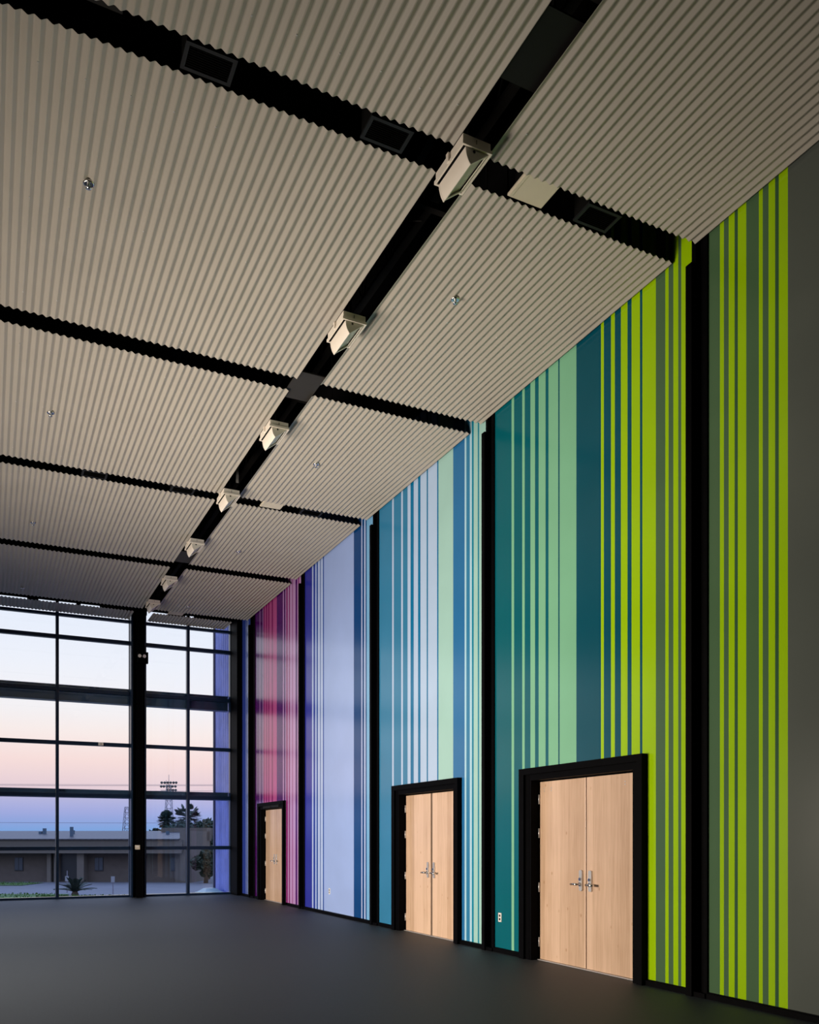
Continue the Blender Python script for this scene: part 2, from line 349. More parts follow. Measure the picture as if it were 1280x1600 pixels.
# ------------------------------------------------------------------ corrugated ceiling panels
PITCH, AMP = 0.0785, 0.0104
def corrugated(x0, x1, y0, y1):
    m = MB(); prof = []; n = int(round((x1-x0)/PITCH)); p = (x1-x0)/n
    base = [(0.0,-1.0),(0.06,-.97),(0.44,.97),(0.5,1.0),(0.56,.97),(0.94,-.97)]
    for i in range(n):
        for u, z in base: prof.append((x0+(i+u)*p, CZ+.012+z*AMP))
    prof.append((x1, CZ+.012-AMP))
    th = .0022
    L = [[m.bm.verts.new((x, y, z+dz)) for x, z in prof] for y in (y0, y1) for dz in (0, th)]
    a, at, b, bt = L
    for i in range(len(prof)-1):
        m.bm.faces.new((a[i], a[i+1], b[i+1], b[i])); m.bm.faces.new((at[i], bt[i], bt[i+1], at[i+1]))
        m.bm.faces.new((a[i], at[i], at[i+1], a[i+1])); m.bm.faces.new((b[i], b[i+1], bt[i+1], bt[i]))
    m.bm.faces.new((a[0], b[0], bt[0], at[0])); m.bm.faces.new((a[-1], at[-1], bt[-1], b[-1]))
    return m
rows = [(-1.6, GAPS[0][0])] + [(GAPS[i][1], GAPS[i+1][0]) for i in range(4)] + [(GAPS[4][1], WY-.06)]
rown = ['nearest row overhead', 'second row from the camera', 'third row from the camera', 'fourth row from the camera', 'fifth row, last full one before the window', 'short strip along the window head']
for r, (a, b) in enumerate(rows):
    for side, (x0, x1) in (('left', (-3.3, GX0)), ('right', (GX1, WX-.03))):
        if r == 5: x1 = 3.17 if side == 'left' else 5.56     # the strip by the window stops short of the columns
        t = thing('ceiling_panel', 'corrugated metal ceiling panel %s of the lights, %s' % (side, rown[r]), 'ceiling panel', ((x0+x1)/2, (a+b)/2, CZ), 'corrugated ceiling panels')
        corrugated(x0, x1, a, b).build('corrugated_sheet', ceil_m, t)
        for yy in ((a+.35, b-.35) if b-a > 1 else ((a+b)/2,)):
            MB().box(x0+.1, x1-.1, yy-.02, yy+.02, CZ+.025, CZ+.065).build('support_channel', blackm, t)
        for yy in ((a+.35, b-.35) if b-a > 1 else ((a+b)/2,)):
            for xx in (x0+.4, x1-.4): MB().tube([(xx,yy,CZ+.06),(xx,yy,ZT)], .006, 6).build('hanger_rod', blackm, t)
        # small bright fixing screws
        if b-a > 1:
            m = MB(); rnd = random.Random(r*2+(side == 'left'))
            n = int(round((x1-x0)/PITCH)); p = (x1-x0)/n
            for yy in (a+.35, (a+b)/2, b-.35):
                for i in range(2, n, 4):
                    xx = x0+i*p; m.lathe([(.006,-.003),(.008,.0),(.008,.004)], (xx, yy, CZ+.012-AMP), 6)
            m.build('fixing_screw', satin, t)['kind'] = 'stuff'

# sprinkler heads
SP = [(.76,7.64,'left','nearest'),(4.27,7.64,'right','nearest'),(.73,11.97,'left','second'),(4.32,11.9,'right','second'),
      (.71,16.26,'left','third'),(4.30,16.17,'right','third'),(.69,20.6,'left','farthest'),(4.25,20.5,'right','farthest')]
proto = None
for x, y, s, o in SP:
    lab = 'chrome sprinkler head %s of the lights, %s from the camera on that side' % (s, o)
    if o == 'nearest': lab = 'chrome sprinkler head %s of the lights, nearest one on that side' % s
    if proto is None:
        t = thing('sprinkler_head', lab, 'sprinkler', (0,0,0), 'chrome ceiling sprinklers')
        MB().lathe([(.012,.03),(.045,.012),(.046,.003),(.036,-.004),(.02,.004)], (0,0,0), 24).build('escutcheon', chrome, t)
        m = MB(); m.lathe([(.012,.02),(.012,-.010),(.008,-.012),(.0075,-.016)], (0,0,0), 14)
        m.tube([(.011,0,-.008),(.02,0,-.02),(.009,0,-.034)], .003, 6); m.tube([(-.011,0,-.008),(-.02,0,-.02),(-.009,0,-.034)], .003, 6)
        m.tube([(0,0,-.015),(0,0,-.034)], .0035, 6); m.build('nozzle', satin, t)
        MB().lathe([(.004,-.032),(.023,-.035),(.023,-.038),(.004,-.039)], (0,0,0), 18).build('deflector', chrome, t)
        proto = t; t.location = (x, y, CZ-.002)
    else: dup(proto, (x, y, CZ-.002), lab)

# ------------------------------------------------------------------ wall-washer light fixtures in the slot
def fixture(label):
    """origin: centre of the rim's front edge, at rim height"""
    t = thing('wall_washer_light', label, 'ceiling light', (0,0,0), 'cream wall-washer lights in the ceiling slot')
    hw, L = .132, .475
    m = MB(); m.box(-hw+.008, hw-.008, .012, L-.012, .012, .078, bevel=.004); m.build('housing', cream, t)
    MB().box(-.006, -.002, .009, .0125, .028, .06).build('housing_seam', blackm, t)
    m = MB(); m.box(-hw, hw, 0, .016, -.012, .014); m.box(-hw, hw, L-.016, L, -.012, .014); m.box(-hw, -hw+.014, .016, L-.016, -.012, .014); m.box(hw-.014, hw, .016, L-.016, -.012, .014)
    m.build('rim', cream, t)
    MB().box(-hw+.014, hw-.014, .016, L-.016, -.002, .011).build('recess', blackm, t)
    ax, az = -.052, -.135                                   # lower lip of the shield
    arc = [(-hw+.036, -.010)]
    for q in range(1, 9):
        u = q/8; arc.append((-hw+.036+(ax+hw-.036)*u - .012*math.sin(PI*u)*.7, -.010+(az+.010)*u - .012*math.sin(PI*u)))
    m = MB()
    poly = arc + [(x+.006, z+.004) for x, z in reversed(arc)]
    for (xa, za), (xb, zb) in zip(arc, arc[1:]):
        m.prism([(xa,za),(xb,zb),(xb+.006,zb+.003),(xa+.006,za+.003)], 'y', .022, L-.012)
    m.build('reflector_shield', cream, t)
    for nm, (ya, yb) in (('end_plate', (.02,.026)), ('end_plate', (L-.03,L-.024))):
        e = MB().prism(arc + [(hw-.016, -.004)], 'y', ya, yb).build(nm, creamd, t)
        if ya < .1:
            sc = MB(); sc.tube([(-.02,.0165,-.03),(-.02,.021,-.03)], .011, 12); sc.build('end_screw', darkgrey, e)
    m = MB()                                               # lip frame of the open side and recessed lens
    def P(u, off): return (ax+(hw-.02-ax)*u + off*.45, az+(-.008-az)*u - off*.9 + .0)
    a0, a1 = P(0,0), P(1,0); b0, b1 = P(0,-.007), P(1,-.007)
    poly = [a0, P(.1,0), P(.1,-.007), b0]; m.prism(poly, 'y', .026, L-.03)
    poly = [P(.9,0), a1, b1, P(.9,-.007)]; m.prism(poly, 'y', .026, L-.03)
    m.prism([P(.1,0), P(.9,0), P(.9,-.007), P(.1,-.007)], 'y', .026, .046); m.prism([P(.1,0), P(.9,0), P(.9,-.007), P(.1,-.007)], 'y', L-.05, L-.03)
    m.build('lens_frame', cream, t)
    m = MB(); q0, q1 = P(.1,-.018), P(.9,-.018); q2, q3 = P(.9,-.022), P(.1,-.022); m.prism([q0, q1, q2, q3], 'y', .03, L-.034)
    m.build('lens', creamd, t)
    m = MB(); m.box(-.012, .012, .12, .15, .075, 1.38-.02); m.box(-.06, .06, .1, .17, .075, .1); m.build('stem', blackm, t)
    m = MB(); m.box(-hw-.012, -hw+.009, .215, .25, .0, .07); m.build('bracket', cream, t)
    return t
FZ, FX = 6.80, 3.405
order = ['nearest wall-washer light, its front plate in bluish shade', 'second cream wall-washer light from the camera', 'third cream wall-washer light, just past the grey cover plate',
         'fourth cream wall-washer light, beside an ivory panel', 'fifth cream wall-washer light from the camera', 'sixth cream wall-washer light, second from the window', 'farthest cream wall-washer light, against the window column']
fy = [5.735, 8.21, 10.76, 13.18, 15.63, 18.08, 20.05]
f0 = fixture(order[0]); f0.location = (FX, fy[0], FZ)
for y, lab in list(zip(fy, order))[1:]: dup(f0, (FX, y, FZ), lab)

# ------------------------------------------------------------------ things in the cross gaps
def vent(x, g, label):
    y0, y1 = GAPS[g]; c = (y0+y1)/2; hw, hl = .18, .118
    t = thing('air_vent', label, 'vent', (x, c, CZ+.03), 'dark air vents in the ceiling gaps'); b = .028
    m = MB(); z0, z1 = CZ+.012, CZ+.03
    m.box(x-hw, x+hw, c-hl, c-hl+b, z0, z1); m.box(x-hw, x+hw, c+hl-b, c+hl, z0, z1); m.box(x-hw, x-hw+b, c-hl+b, c+hl-b, z0, z1); m.box(x+hw-b, x+hw, c-hl+b, c+hl-b, z0, z1)
    m.build('vent_frame', ventgrey, t)
    m = MB()
    for i in range(9):
        yy = c-hl+b+.012+i*(2*hl-2*b-.02)/8.5; m.prism([(yy,z0+.004),(yy+.004,z0+.004),(yy+.014,z1),(yy+.010,z1)], 'x', x-hw+b, x+hw-b)
    m.build('louvres', blackm, t)
    MB().box(x-hw+.01, x+hw-.01, c-hl+.01, c+hl-.01, z1, z1+.25).build('duct_boot', blackm, t)
    MB().tube([(x, c, z1+.25),(x, c, ZT)], .07, 12).build('duct_neck', blackm, t)
for x, g, lab in ((1.41,0,'dark slatted air vent in nearest gap, farthest left'), (2.80,0,'dark air vent in nearest gap, just left of the first light'), (4.85,0,'dark air vent in nearest gap, right of the ivory panel'),
                  (1.45,2,'dark air vent in third gap, farthest left'), (2.76,2,'dark air vent in third gap, left of the fourth light'), (4.90,2,'dark air vent in third gap, right of the ivory panel')):
    vent(x, g, lab)
for x, g, lab in ((4.17,0,'ivory square panel in nearest ceiling gap, right of first light'), (4.22,2,'ivory panel in third ceiling gap, right of fourth light'), (4.14,4,'ivory panel in last ceiling gap by the window')):
    y0, y1 = GAPS[g]; c = (y0+y1)/2
    t = thing('flush_panel', lab, 'panel', (x, c, CZ+.03), 'ivory panels in the ceiling gaps')
    MB().box(x-.175, x+.175, y0-.02, y1-.012, CZ+.026, CZ+.05, bevel=.006).build('face_plate', ivory, t)
    MB().box(x-.165, x-.14, y0, y1-.03, CZ+.019, CZ+.027).build('edge_strip', ivory, t)
    MB().box(x-.12, x+.12, c-.1, c+.1, CZ+.05, CZ+.2).tube([(x, c, CZ+.2),(x, c, ZT)], .01, 6).build('back_box', blackm, t)
for y0, y1, lab in ((9.67,10.31,'dark grey cover plate bridging the light slot at the second gap'), (16.72,17.39,'dark grey cover plate in the light slot below the fifth light'), (4.70,5.30,'dark grey cover plate in the light slot at top of picture'), (3.6,4.55,'dark grey cover plate in the light slot at the upper picture edge')):
    t = thing('cover_plate', lab, 'cover plate', ((GX0+GX1)/2, (y0+y1)/2, CZ), 'dark plates in the light slot')
    MB().box(GX0-.02, GX1+.02, y0, y1, CZ+.036, CZ+.05).build('plate', darkgrey if y0 < 6 else covergrey, t)  # darker metal on the near plates stands in for shade in the slot
    for yy in (y0+.1, y1-.1): MB().tube([(3.46, yy, CZ+.045),(3.46, yy, ZT)], .008, 6).build('hanger_rod', blackm, t)
# duct, strap, cable and joists above the slot
t = thing('air_duct', 'dark sheet metal duct above the nearest gap, upper left', 'duct', (.3, 6.05, 7.2))
MB().box(-.9, .82, 5.98, 6.08, 7.03, 7.3).build('duct_body', darkgrey, t); MB().tube([(.2,6.03,7.3),(.2,6.03,ZT)], .008, 6).build('hanger_rod', blackm, t)
t = thing('metal_strap', 'pale grey metal strap hanging in the light slot above the fourth light', 'strap', (3.50, 13.2, 7.05))
MB().box(3.475, 3.515, 13.2, 13.206, 7.0, ZT).build('strap', mat('pale_strap', (.32,.31,.31), .5), t)
t = thing('cable', 'thin grey cable looping in the light slot between first and second lights', 'cable', (3.6, 7.6, 7.5))
MB().tube([(3.72,7.75,ZT),(3.70,7.72,7.9),(3.66,7.66,7.6),(3.66,7.45,7.42),(3.72,7.3,7.34)], .008, 6).build('sheath', darkgrey, t)
t = thing('roof_joist', 'dark joist running lengthwise above the light slot', 'joist', (3.85, 10, 7.7))
m = MB(); m.box(3.85, 3.93, YB+.05, WY-.05, 7.62, 7.66); m.box(3.85, 3.93, YB+.05, WY-.05, ZT-.06, ZT-.004); m.build('chord', darkgrey, t)
m = MB()
for i in range(40):
    a = YB+.3+i*.72
    if a+.72 < WY: m.tube([(3.89,a,7.65),(3.89,a+.36,ZT-.05),(3.89,a+.72,7.65)], .012, 6)
m.build('web_bar', darkgrey, t)
for i, yy in enumerate((7.3, 11.3, 15.0, 18.9)):
    t = thing('cross_brace', 'dark cross brace above the light slot, %s from the camera' % ['nearest', 'second', 'third', 'farthest'][i], 'brace', (3.5, yy, 7.5), 'dark cross braces above the light slot')
    MB().box(2.2, 4.9, yy, yy+.07, 7.5, 7.56).build('angle', darkgrey, t)
    for xx in (2.4, 4.7): MB().tube([(xx, yy+.03, 7.55),(xx, yy+.03, ZT)], .01, 6).build('hanger_rod', blackm, t)

# ------------------------------------------------------------------ window wall
TR = [1.222, 2.522, 3.79, 5.085, 6.355]
def window(n, x0, x1, mull):
    W = struct('window_%d' % n, ((x0+x1)/2, WY, 0))
    m = MB(); m.box(x0, x0+.035, WY-.06, WY+.07, 0, ZT); m.box(x1-.035, x1, WY-.06, WY+.07, 0, ZT)
    m.build('window_frame', frame_m, W)
    MB().box(x0, x1, WY-.08, WY+.07, 0, .05).build('sill', frame_m, W)
    MB().box(x0, x1, WY-.05, WY+.06, 6.86, 6.925).build('head', frame_m, W)
    for xm in mull: MB().box(xm-.036, xm+.036, WY-.075, WY+.07, .05, ZT, bevel=.004).build('mullion', frame_m, W)
    for z in TR: MB().box(x0, x1, WY-.06, WY+.07, z-.045, z+.045, bevel=.004).build('transom', frame_m, W)
    sp = MB().box(x0, x1, WY-.03, WY+.07, 7.225, ZT)
    for a, b in ((-9, -.3), (.85, 1.1), (1.95, 2.05), (2.49, 3.2), (3.56, 3.62), (4.13, 4.58), (4.8, 5.74)):
        if a >= x0-.01 and b <= x1: sp.box(a, b, WY-.03, WY+.01, 7.10, 7.225)
    sp.build('spandrel', blackm, W)
    xs = [x0] + list(mull) + [x1]; zs = [.05] + TR + [6.90, 7.225]
    for a, b in zip(xs, xs[1:]):
        for c, d in zip(zs, zs[1:]):
            MB().box(a+.02, b-.02, WY+.018, WY+.024, c+.02, d-.02).build('glass_pane', glass_tint if d < 2.6 else glass_clear, W)
window(1, -9.0, 3.22, [-7.2, -5.3, -3.75, -2.2, -0.38, 1.515])
window(2, 3.54, 5.77, [4.645])
for z0, z1, lab in ((4.835, 5.22, 'upper dark blue girt behind the window glass'), (2.47, 2.675, 'lower dark blue girt behind the window glass')):
    t = thing('steel_girt', lab, 'beam', (0, WY+.3, z0), 'horizontal girts outside the window wall')
    m = MB(); m.box(-9.2, 5.73, WY+.16, WY+.17, z0, z1); m.box(-9.2, 5.73, WY+.1, WY+.36, z0, z0+.014); m.box(-9.2, 5.73, WY+.1, WY+.36, z1-.014, z1)
    m.build('beam', mat('girt_blue', (.035,.085,.17), .35, spec=.6), t)  # blue of the reflected sky is put into the girt's base colour
# column in the window wall
t = thing('window_column', 'black steel column standing in the middle of the window wall', 'column', (3.38, 22.2, 0))
MB().box(3.30, 3.475, 22.04, 22.055, 0, ZT).build('flange', black, t); MB().box(3.22, 3.54, WY-.03, WY+.1, 0, ZT).build('backing', frame_m, t)
MB().box(3.38, 3.395, 22.05, WY, 0, ZT).build('web', black, t)
MB().box(3.195, 3.235, 22.15, WY, 0, ZT).box(3.52, 3.56, 22.15, WY, 0, ZT).build('side_trim', frame_m, t)
t = thing('emergency_light', 'black emergency light with two white lamp heads on the window column', 'emergency light', (3.43, 22.0, 5.93))
MB().box(3.325, 3.575, 21.94, 22.04, 5.79, 6.07, bevel=.008).build('casing', black, t)
for xx, s in ((3.37, -1), (3.46, 1)):
    m = MB(); m.tube([(xx, 21.94, 5.955),(xx+.012*s, 21.87, 5.95)], .022, 12, r1=.042); m.build('lamp_head', white_p, t)
t = thing('wall_thermostat', 'small ivory square control box low on the window column', 'thermostat', (3.33, 22.03, 1.25))
MB().box(3.27, 3.385, 22.0, 22.042, 1.19, 1.30, bevel=.005).build('casing', ivory, t); MB().box(3.295, 3.36, 21.997, 22.001, 1.245, 1.28).build('cover', white_p, t)
t = thing('window_sensor', 'tiny grey sensor box on the transom left of the window column', 'sensor', (2.51, WY-.08, 3.79))
MB().box(2.45, 2.57, WY-.10, WY-.06, 3.752, 3.83, bevel=.006).build('casing', white_p, t)
MB().tube([(2.51, WY-.103, 3.79),(2.51, WY-.098, 3.79)], .012, 10).build('eye', darkgrey, t)

# ------------------------------------------------------------------ outside
GZ = -1.6
MB().box(-140, 160, WY+.5, 260, GZ-.4, GZ).build('ground', asphalt, kind='structure')
t = thing('cladding_wall', 'lavender ribbed metal wall just outside the right end of window', 'wall', (5.8, 23.2, GZ))
m = MB(); pr = [(WY+.12, 5.84)]
y = WY+.14
while y < 24.0:
    pr += [(y,5.79),(y+.05,5.79),(y+.075,5.755),(y+.115,5.755),(y+.14,5.79)]; y += .2
pr += [(24.12,5.79),(24.12,5.84)]
m.prism([(a, b) for a, b in [(x, yv) for yv, x in pr]], 'z', GZ, 8.6); m.build('ribbed_sheet', fin_m, t)
MB().box(5.71, 5.88, 24.1, 24.2, GZ, 8.6).build('corner_flashing', mat('flashing_grey', (.06,.06,.10), .5), t)
t = thing('skylight_curb', 'low pale hipped skylight outside, at foot of the lavender ribbed wall', 'skylight', (5.3,23.0,0))
MB().prism([(4.98,23.15),(5.12,22.72),(5.66,22.66),(5.66,23.6),(5.2,23.6)], 'z', GZ, .035).build('curb', conc, t)
m = MB(); hip = [(5.02,23.14),(5.15,22.75),(5.63,22.69),(5.63,23.56),(5.22,23.56)]; top = [(5.2,23.13),(5.25,23.0),(5.5,22.98),(5.5,23.3),(5.28,23.3)]
for q in range(5): m.quad([hip[q]+(.035,), hip[(q+1) % 5]+(.035,), top[(q+1) % 5]+(.13,), top[q]+(.13,)])
m.quad([p+(.13,) for p in top]); bmesh.ops.remove_doubles(m.bm, verts=m.bm.verts[:], dist=1e-5); m.build('hipped_glazing', mat('pale_teal_glazing', (.32,.48,.50), .25), t)
MB().box(4.78, 4.98, 22.9, 23.2, GZ, .0).build('curb_block', bark_m, t)

YAW = math.radians(26.155)
Rv = Vector((math.cos(YAW), -math.sin(YAW), 0)); Fv = Vector((math.sin(YAW), math.cos(YAW), 0))
def site(r, d, z=GZ): return Rv*r + Fv*d + Vector((0,0,z))        # site grid of the plot across the road
def local(o, r, d, z=GZ, turn=0):                                 # stand an object built round the origin on the site grid
    o.location = site(r, d, z); o.rotation_euler = (0,0,-YAW+turn); return o
def lbuild(mb, name, m_, parent):
    o = mb.build(name, m_); o.parent = parent; return o
# the school-like building
B = thing('school_building', 'long low tan brick building with grey seamed roof across the road', 'building'); local(B, -28.0, 60.3, GZ, -.05)
lbuild(MB().box(-22, 12.2, 1.0, 6, 0, 2.2), 'brick_wall', brick, B)
lbuild(MB().box(12.0, 12.75, .2, 5, 0, 3.62), 'end_wall', fascia_m, B)
lbuild(MB().box(-22, 12.2, .0, 1.05, 2.12, 2.98), 'fascia', fascia_m, B)
lbuild(MB().box(-22, 12.2, -.02, .0, 2.05, 2.16), 'soffit_trim', pilaster_m, B)
lbuild(MB().prism([(-.1,2.98),(-.1,3.06),(5.0,3.66),(5.0,2.98)], 'x', -22, 12.0), 'roof', roof_m, B)
lbuild(MB().box(9.3, 12.75, 4.2, 6, 2.9, 3.88), 'parapet', fascia_m, B)
for x in (2.35, 2.85): lbuild(MB().box(x-.0, x+.28, .55, 1.1, 0, 2.1), 'pilaster', pilaster_m, B)
lbuild(MB().box(4.62, 5.12, .3, 1.1, 0, 2.1), 'pilaster', pilaster_m, B)
lbuild(MB().box(11.5, 12.0, .7, 1.1, 0, 2.1), 'pilaster', pilaster_m, B)
lbuild(MB().box(3.2, 4.62, .93, 1.02, .12, 2.0), 'entrance_recess', darkvoid, B)  # flat dark slab on the wall, painting the shade of the entrance
for x in (-.2, 5.62, 11.35-.25):
    o = lbuild(MB().box(x, x+.62, .95, 1.02, .78, 1.75), 'window_opening', darkvoid, B)
    MBo = MB(); MBo.box(x+.03, x+.29, .93, .96, .85, 1.7); MBo.box(x+.33, x+.59, .93, .96, .85, 1.7)
    q = MBo.build('pane', mat('dim_pane', (.05,.055,.07), .2)); q.parent = o
for x, h, w in ((.85,.46,.2),(.55,.2,.2),(3.02,.3,.16),(3.62,.55,.18)): lbuild(MB().box(x, x+w, 3.0+(0 if h < .5 else -1.6), 3.2+(0 if h < .5 else -1.6), 3.05, 3.42+h*.9), 'roof_vent', pipe_m, B)
lbuild(MB().box(10.2, 10.4, 2.6, 2.8, 3.1, 3.62), 'roof_vent', pipe_m, B)

# grass
def grass(name, poly_rd, n, hgt, label=None):
    m = MB(); pts = [site(r, d, GZ+.03) for r, d in poly_rd]
    m.quad(pts)
    rnd = random.Random(3); (r0, d0), (r1, _), (_, d2), _ = poly_rd
    for i in range(n):
        r = rnd.uniform(r0, r1); d = rnd.uniform(d0, d2); p = site(r, d, GZ); hh = hgt*rnd.uniform(.4, 1.2)
        m.quad([p, p+Rv*.05, p+Rv*(.03+rnd.uniform(-.04,.04))+Vector((0,0,hh)), p+Rv*rnd.uniform(-.04,.04)+Vector((0,0,hh))])
    o = m.build(name, grass_m, kind='stuff'); o['label'] = label; o['category'] = 'grass'; return o
grass('grass_lawn', [(-30,43.6),(-19.2,43.6),(-18.6,47.3),(-30,47.3)], 500, .12, 'green lawn strip outside the left end of the window')
grass('grass_verge', [(-19,43.6),(-9,43.6),(-9,44.6),(-19,44.6)], 900, .17, 'thin rough grass verge in front of the parking area')
grass('grass_bed', [(-34,56.0),(-25.3,56.0),(-25.3,59.6),(-34,59.6)], 400, .1, 'dark grass bed against the tan building wall')

# sago palm
t = thing('sago_palm', 'dark green spiky palm shrub on the verge outside the window', 'palm shrub'); local(t, -17.75, 45.6)
lbuild(MB().lathe([(.16,0),(.2,.12),(.12,.28)], (0,0,0), 10), 'trunk', bark_m, t)
m = MB(); rnd = random.Random(11)
for i in range(34):
    a = 2*PI*i/34+rnd.uniform(-.1,.1); el = rnd.choice((.45,.75,1.0,1.25)); L = rnd.uniform(.95,1.2)
    pts = []
    for q in range(9):
        u = q/8; rr = L*u*math.cos(el)*(1+.15*u); zz = .22+L*u*math.sin(el)-.28*u*u*L
        pts.append(Vector((rr*math.cos(a), rr*math.sin(a), zz)))
    for p, q in zip(pts, pts[1:]):
        d = (q-p).normalized(); s = d.cross(Vector((0,0,1))).normalized()
        for sg in (-1, 1):
            for k in range(2):
                c = p.lerp(q, k/2); m.quad([c, c+d*.03, c+s*sg*.17+d*.1+Vector((0,0,.04)), c+s*sg*.15+d*.06+Vector((0,0,.03))])
    m.tube(pts, .01, 4)
lbuild(m, 'fronds', leaf_m, t)
# signs
t = thing('parking_sign', 'small pale sign on a thin post standing in the pavement', 'sign'); local(t, -16.35, 47.4)
lbuild(MB().box(-.02,.02,-.02,.02,0,.98), 'post', steel_ext, t); lbuild(MB().box(-.1,.1,-.035,-.02,.66,.99), 'sign_plate', mat('pale_sign', (.25,.25,.28), .5), t)
t = thing('parking_sign', 'small pale sign on a post behind the spiky palm shrub', 'sign'); local(t, -19.4, 48.7)
lbuild(MB().box(-.02,.02,-.02,.02,0,1.25), 'post', steel_ext, t); lbuild(MB().box(-.1,.1,-.035,-.02,.66,.95), 'sign_plate', bpy.data.materials['pale_sign'], t)

# trees
def leafball(m, c, R, n, size, rnd, sq=.8):
    for i in range(n):
        v = Vector((rnd.gauss(0,1), rnd.gauss(0,1), rnd.gauss(0,1))).normalized()*R*(rnd.random()**.4); v.z *= sq
        p = Vector(c)+v; u = Vector((rnd.gauss(0,1), rnd.gauss(0,1), rnd.gauss(0,1))).normalized(); w = u.orthogonal().normalized()
        s = size*rnd.uniform(.6,1.3); m.quad([p-u*s, p+w*s*.5, p+u*s, p-w*s*.5])
def tree(r, d, blobs, label, m_, trunk_h, name='leafy_tree', seed=1):
    t = thing(name, label, 'tree', group='trees behind the tan building'); local(t, r, d); rnd = random.Random(seed); m = MB()
    for (x, z, R, n) in blobs:
        leafball(m, (x, rnd.uniform(-.4,.4), z), R, n, .16, rnd)
    lbuild(m, 'foliage', m_, t)
    lbuild(MB().tube([(0,0,0),(.05,0,trunk_h*.6),(0,0,trunk_h)], .16, 8, r1=.08), 'trunk', bark_m, t)
tree(-19.2, 68, [(-.9,3.3,.75,500),(0.2,3.5,.8,550),(.9,3.6,.9,600),(-1.7,3.0,.5,300)], 'dark bushy tree under the two fan palms, behind the roof', leaf_m, 3.0, seed=2)
tree(-15.6, 66, [(-.4,3.6,.95,700),(.7,3.7,.9,700),(.2,2.6,1.1,800),(1.1,2.6,.9,600),(0,4.2,.5,300)], 'dark round tree beside the end wall of the tan building', leaf_m, 3.4, seed=3)
tree(-14.1, 59.5, [(-.4,1.4,.6,550),(.2,1.9,.6,550),(.8,1.4,.75,650),(0,.7,.45,300),(.8,2.3,.5,350)], 'olive bushy tree in front of the end wall of the tan building', olive_m, 1.6, seed=4)
tree(-13.2, 70, [(0,3.2,1.2,800),(1.0,2.4,1.2,800),(.6,3.9,.7,400)], 'olive tree half hidden behind the lavender wall', olive_m, 3.0, seed=5)
def fan_palm(r, d, ht, R, label, seed):
    t = thing('fan_palm', label, 'palm tree', group='fan palms behind the tan building'); local(t, r, d); rnd = random.Random(seed)
    lbuild(MB().tube([(0,0,0),(.1,0,ht*.5),(0,0,ht)], .17, 8, r1=.12), 'trunk', bark_m, t); m = MB()
    for i in range(110):
        v = Vector((rnd.gauss(0,1), rnd.gauss(0,1), rnd.gauss(.15,.8))).normalized(); tip = Vector((0,0,ht))+v*R*rnd.uniform(.5,.8)
        s = v.cross(Vector((0,0,1))).normalized(); u = s.cross(v)
        m.tube([(0,0,ht), tip], .015, 4)
        for k in range(9):
            an = (k-4)*.27; e = tip+(v*math.cos(an)+s*math.sin(an))*R*.42-Vector((0,0,.04*R*abs(k-4)/4)); sd = (s*math.cos(an)-v*math.sin(an))*.085*R
            m.quad([tip, tip+(e-tip)*.5+sd, e, tip+(e-tip)*.5-sd])
    lbuild(m, 'fronds', leaf_m, t)
fan_palm(-20.3, 72, 4.55, .85, 'smaller fan palm behind the roof, left of the window mullion', 5)
fan_palm(-18.6, 72, 4.85, 1.1, 'larger fan palm behind the roof, at the window mullion', 6)

# stadium light towers
def tower(r, d, ht, label, rack):
    t = thing('light_tower', label, 'light tower', group='stadium light towers'); local(t, r, d)
    m = MB(); wb, wt = 1.5, .5
    cs = [(-1,-1),(1,-1),(1,1),(-1,1)]
    def C(i, u): w = (wb+(wt-wb)*u)/2*1.3; return (cs[i % 4][0]*w, cs[i % 4][1]*w, ht*u)
    for i in range(4): m.tube([C(i,0), C(i,1)], .06, 5)
    for k in range(9):
        for i in range(4): m.tube([C(i,k/9), C(i+1,(k+1)/9)], .03, 4); m.tube([C(i,(k+1)/9), C(i+1,(k+1)/9)], .03, 4)
    lbuild(m, 'lattice_mast', steel_ext, t)
    if rack:
        m = MB()
        for z in (ht-1.0, ht-.3, ht+.4): m.tube([(-1.5,0,z),(1.5,0,z)], .05, 5)
        m.tube([(0,0,ht-1.2),(0,0,ht+1.9)], .05, 5); m.tube([(-.5,0,ht-1.2),(-.5,0,ht+.9)], .04, 5); lbuild(m, 'lamp_rack', steel_ext, t)
        for z, xs in ((ht+.4, (-1.3,-.75,-.2,.35,.9,1.4)), (ht-.3, (-1.4,-.9,-.35,.15,.7,1.25)), (ht-1.0, (-.3,.3,.8,1.3))):
            for x in xs: lbuild(MB().lathe([(.12,-.2),(.27,.02),(.2,.2),(.05,.26)], (x,-.1,z), 10), 'floodlight', darkvoid, t)
tower(-44.8, 160, 13.1, 'tall stadium light tower with three rows of floodlights', True)
tower(-52.6, 160, 9.0, 'distant lattice tower beside the window column', False)
# power lines with their poles
for i, r in enumerate((-82, 12)):
    t = thing('utility_pole', 'wooden utility pole %s' % ('far left beyond the building' if i == 0 else 'far right beyond the lavender wall'), 'pole', group='utility poles'); local(t, r, 118)
    lbuild(MB().tube([(0,0,0),(0,0,11.2)], .16, 8, r1=.11), 'shaft', bark_m, t); lbuild(MB().box(-.06,.06,-1.1,1.1,10.4,10.55), 'cross_arm', bark_m, t)
for i, (z, dd) in enumerate(((3.95,0),(8.35,.3),(9.0,-.9),(9.25,.9))):
    m = MB(); m.tube([site(-82+94*u, 118+dd, z-.5*4*u*(1-u)*(.6)) for u in [q/24 for q in range(25)]], .022, 4)
    tag(m.build('power_line', steel_ext), ['lowest thin power line crossing the sky just above the roof', 'thin power line above the lower girt, lowest of three', 'thin power line in the pink sky, middle of three', 'thin power line in the pink sky, topmost'][i], 'power line', 'power lines beyond the building')

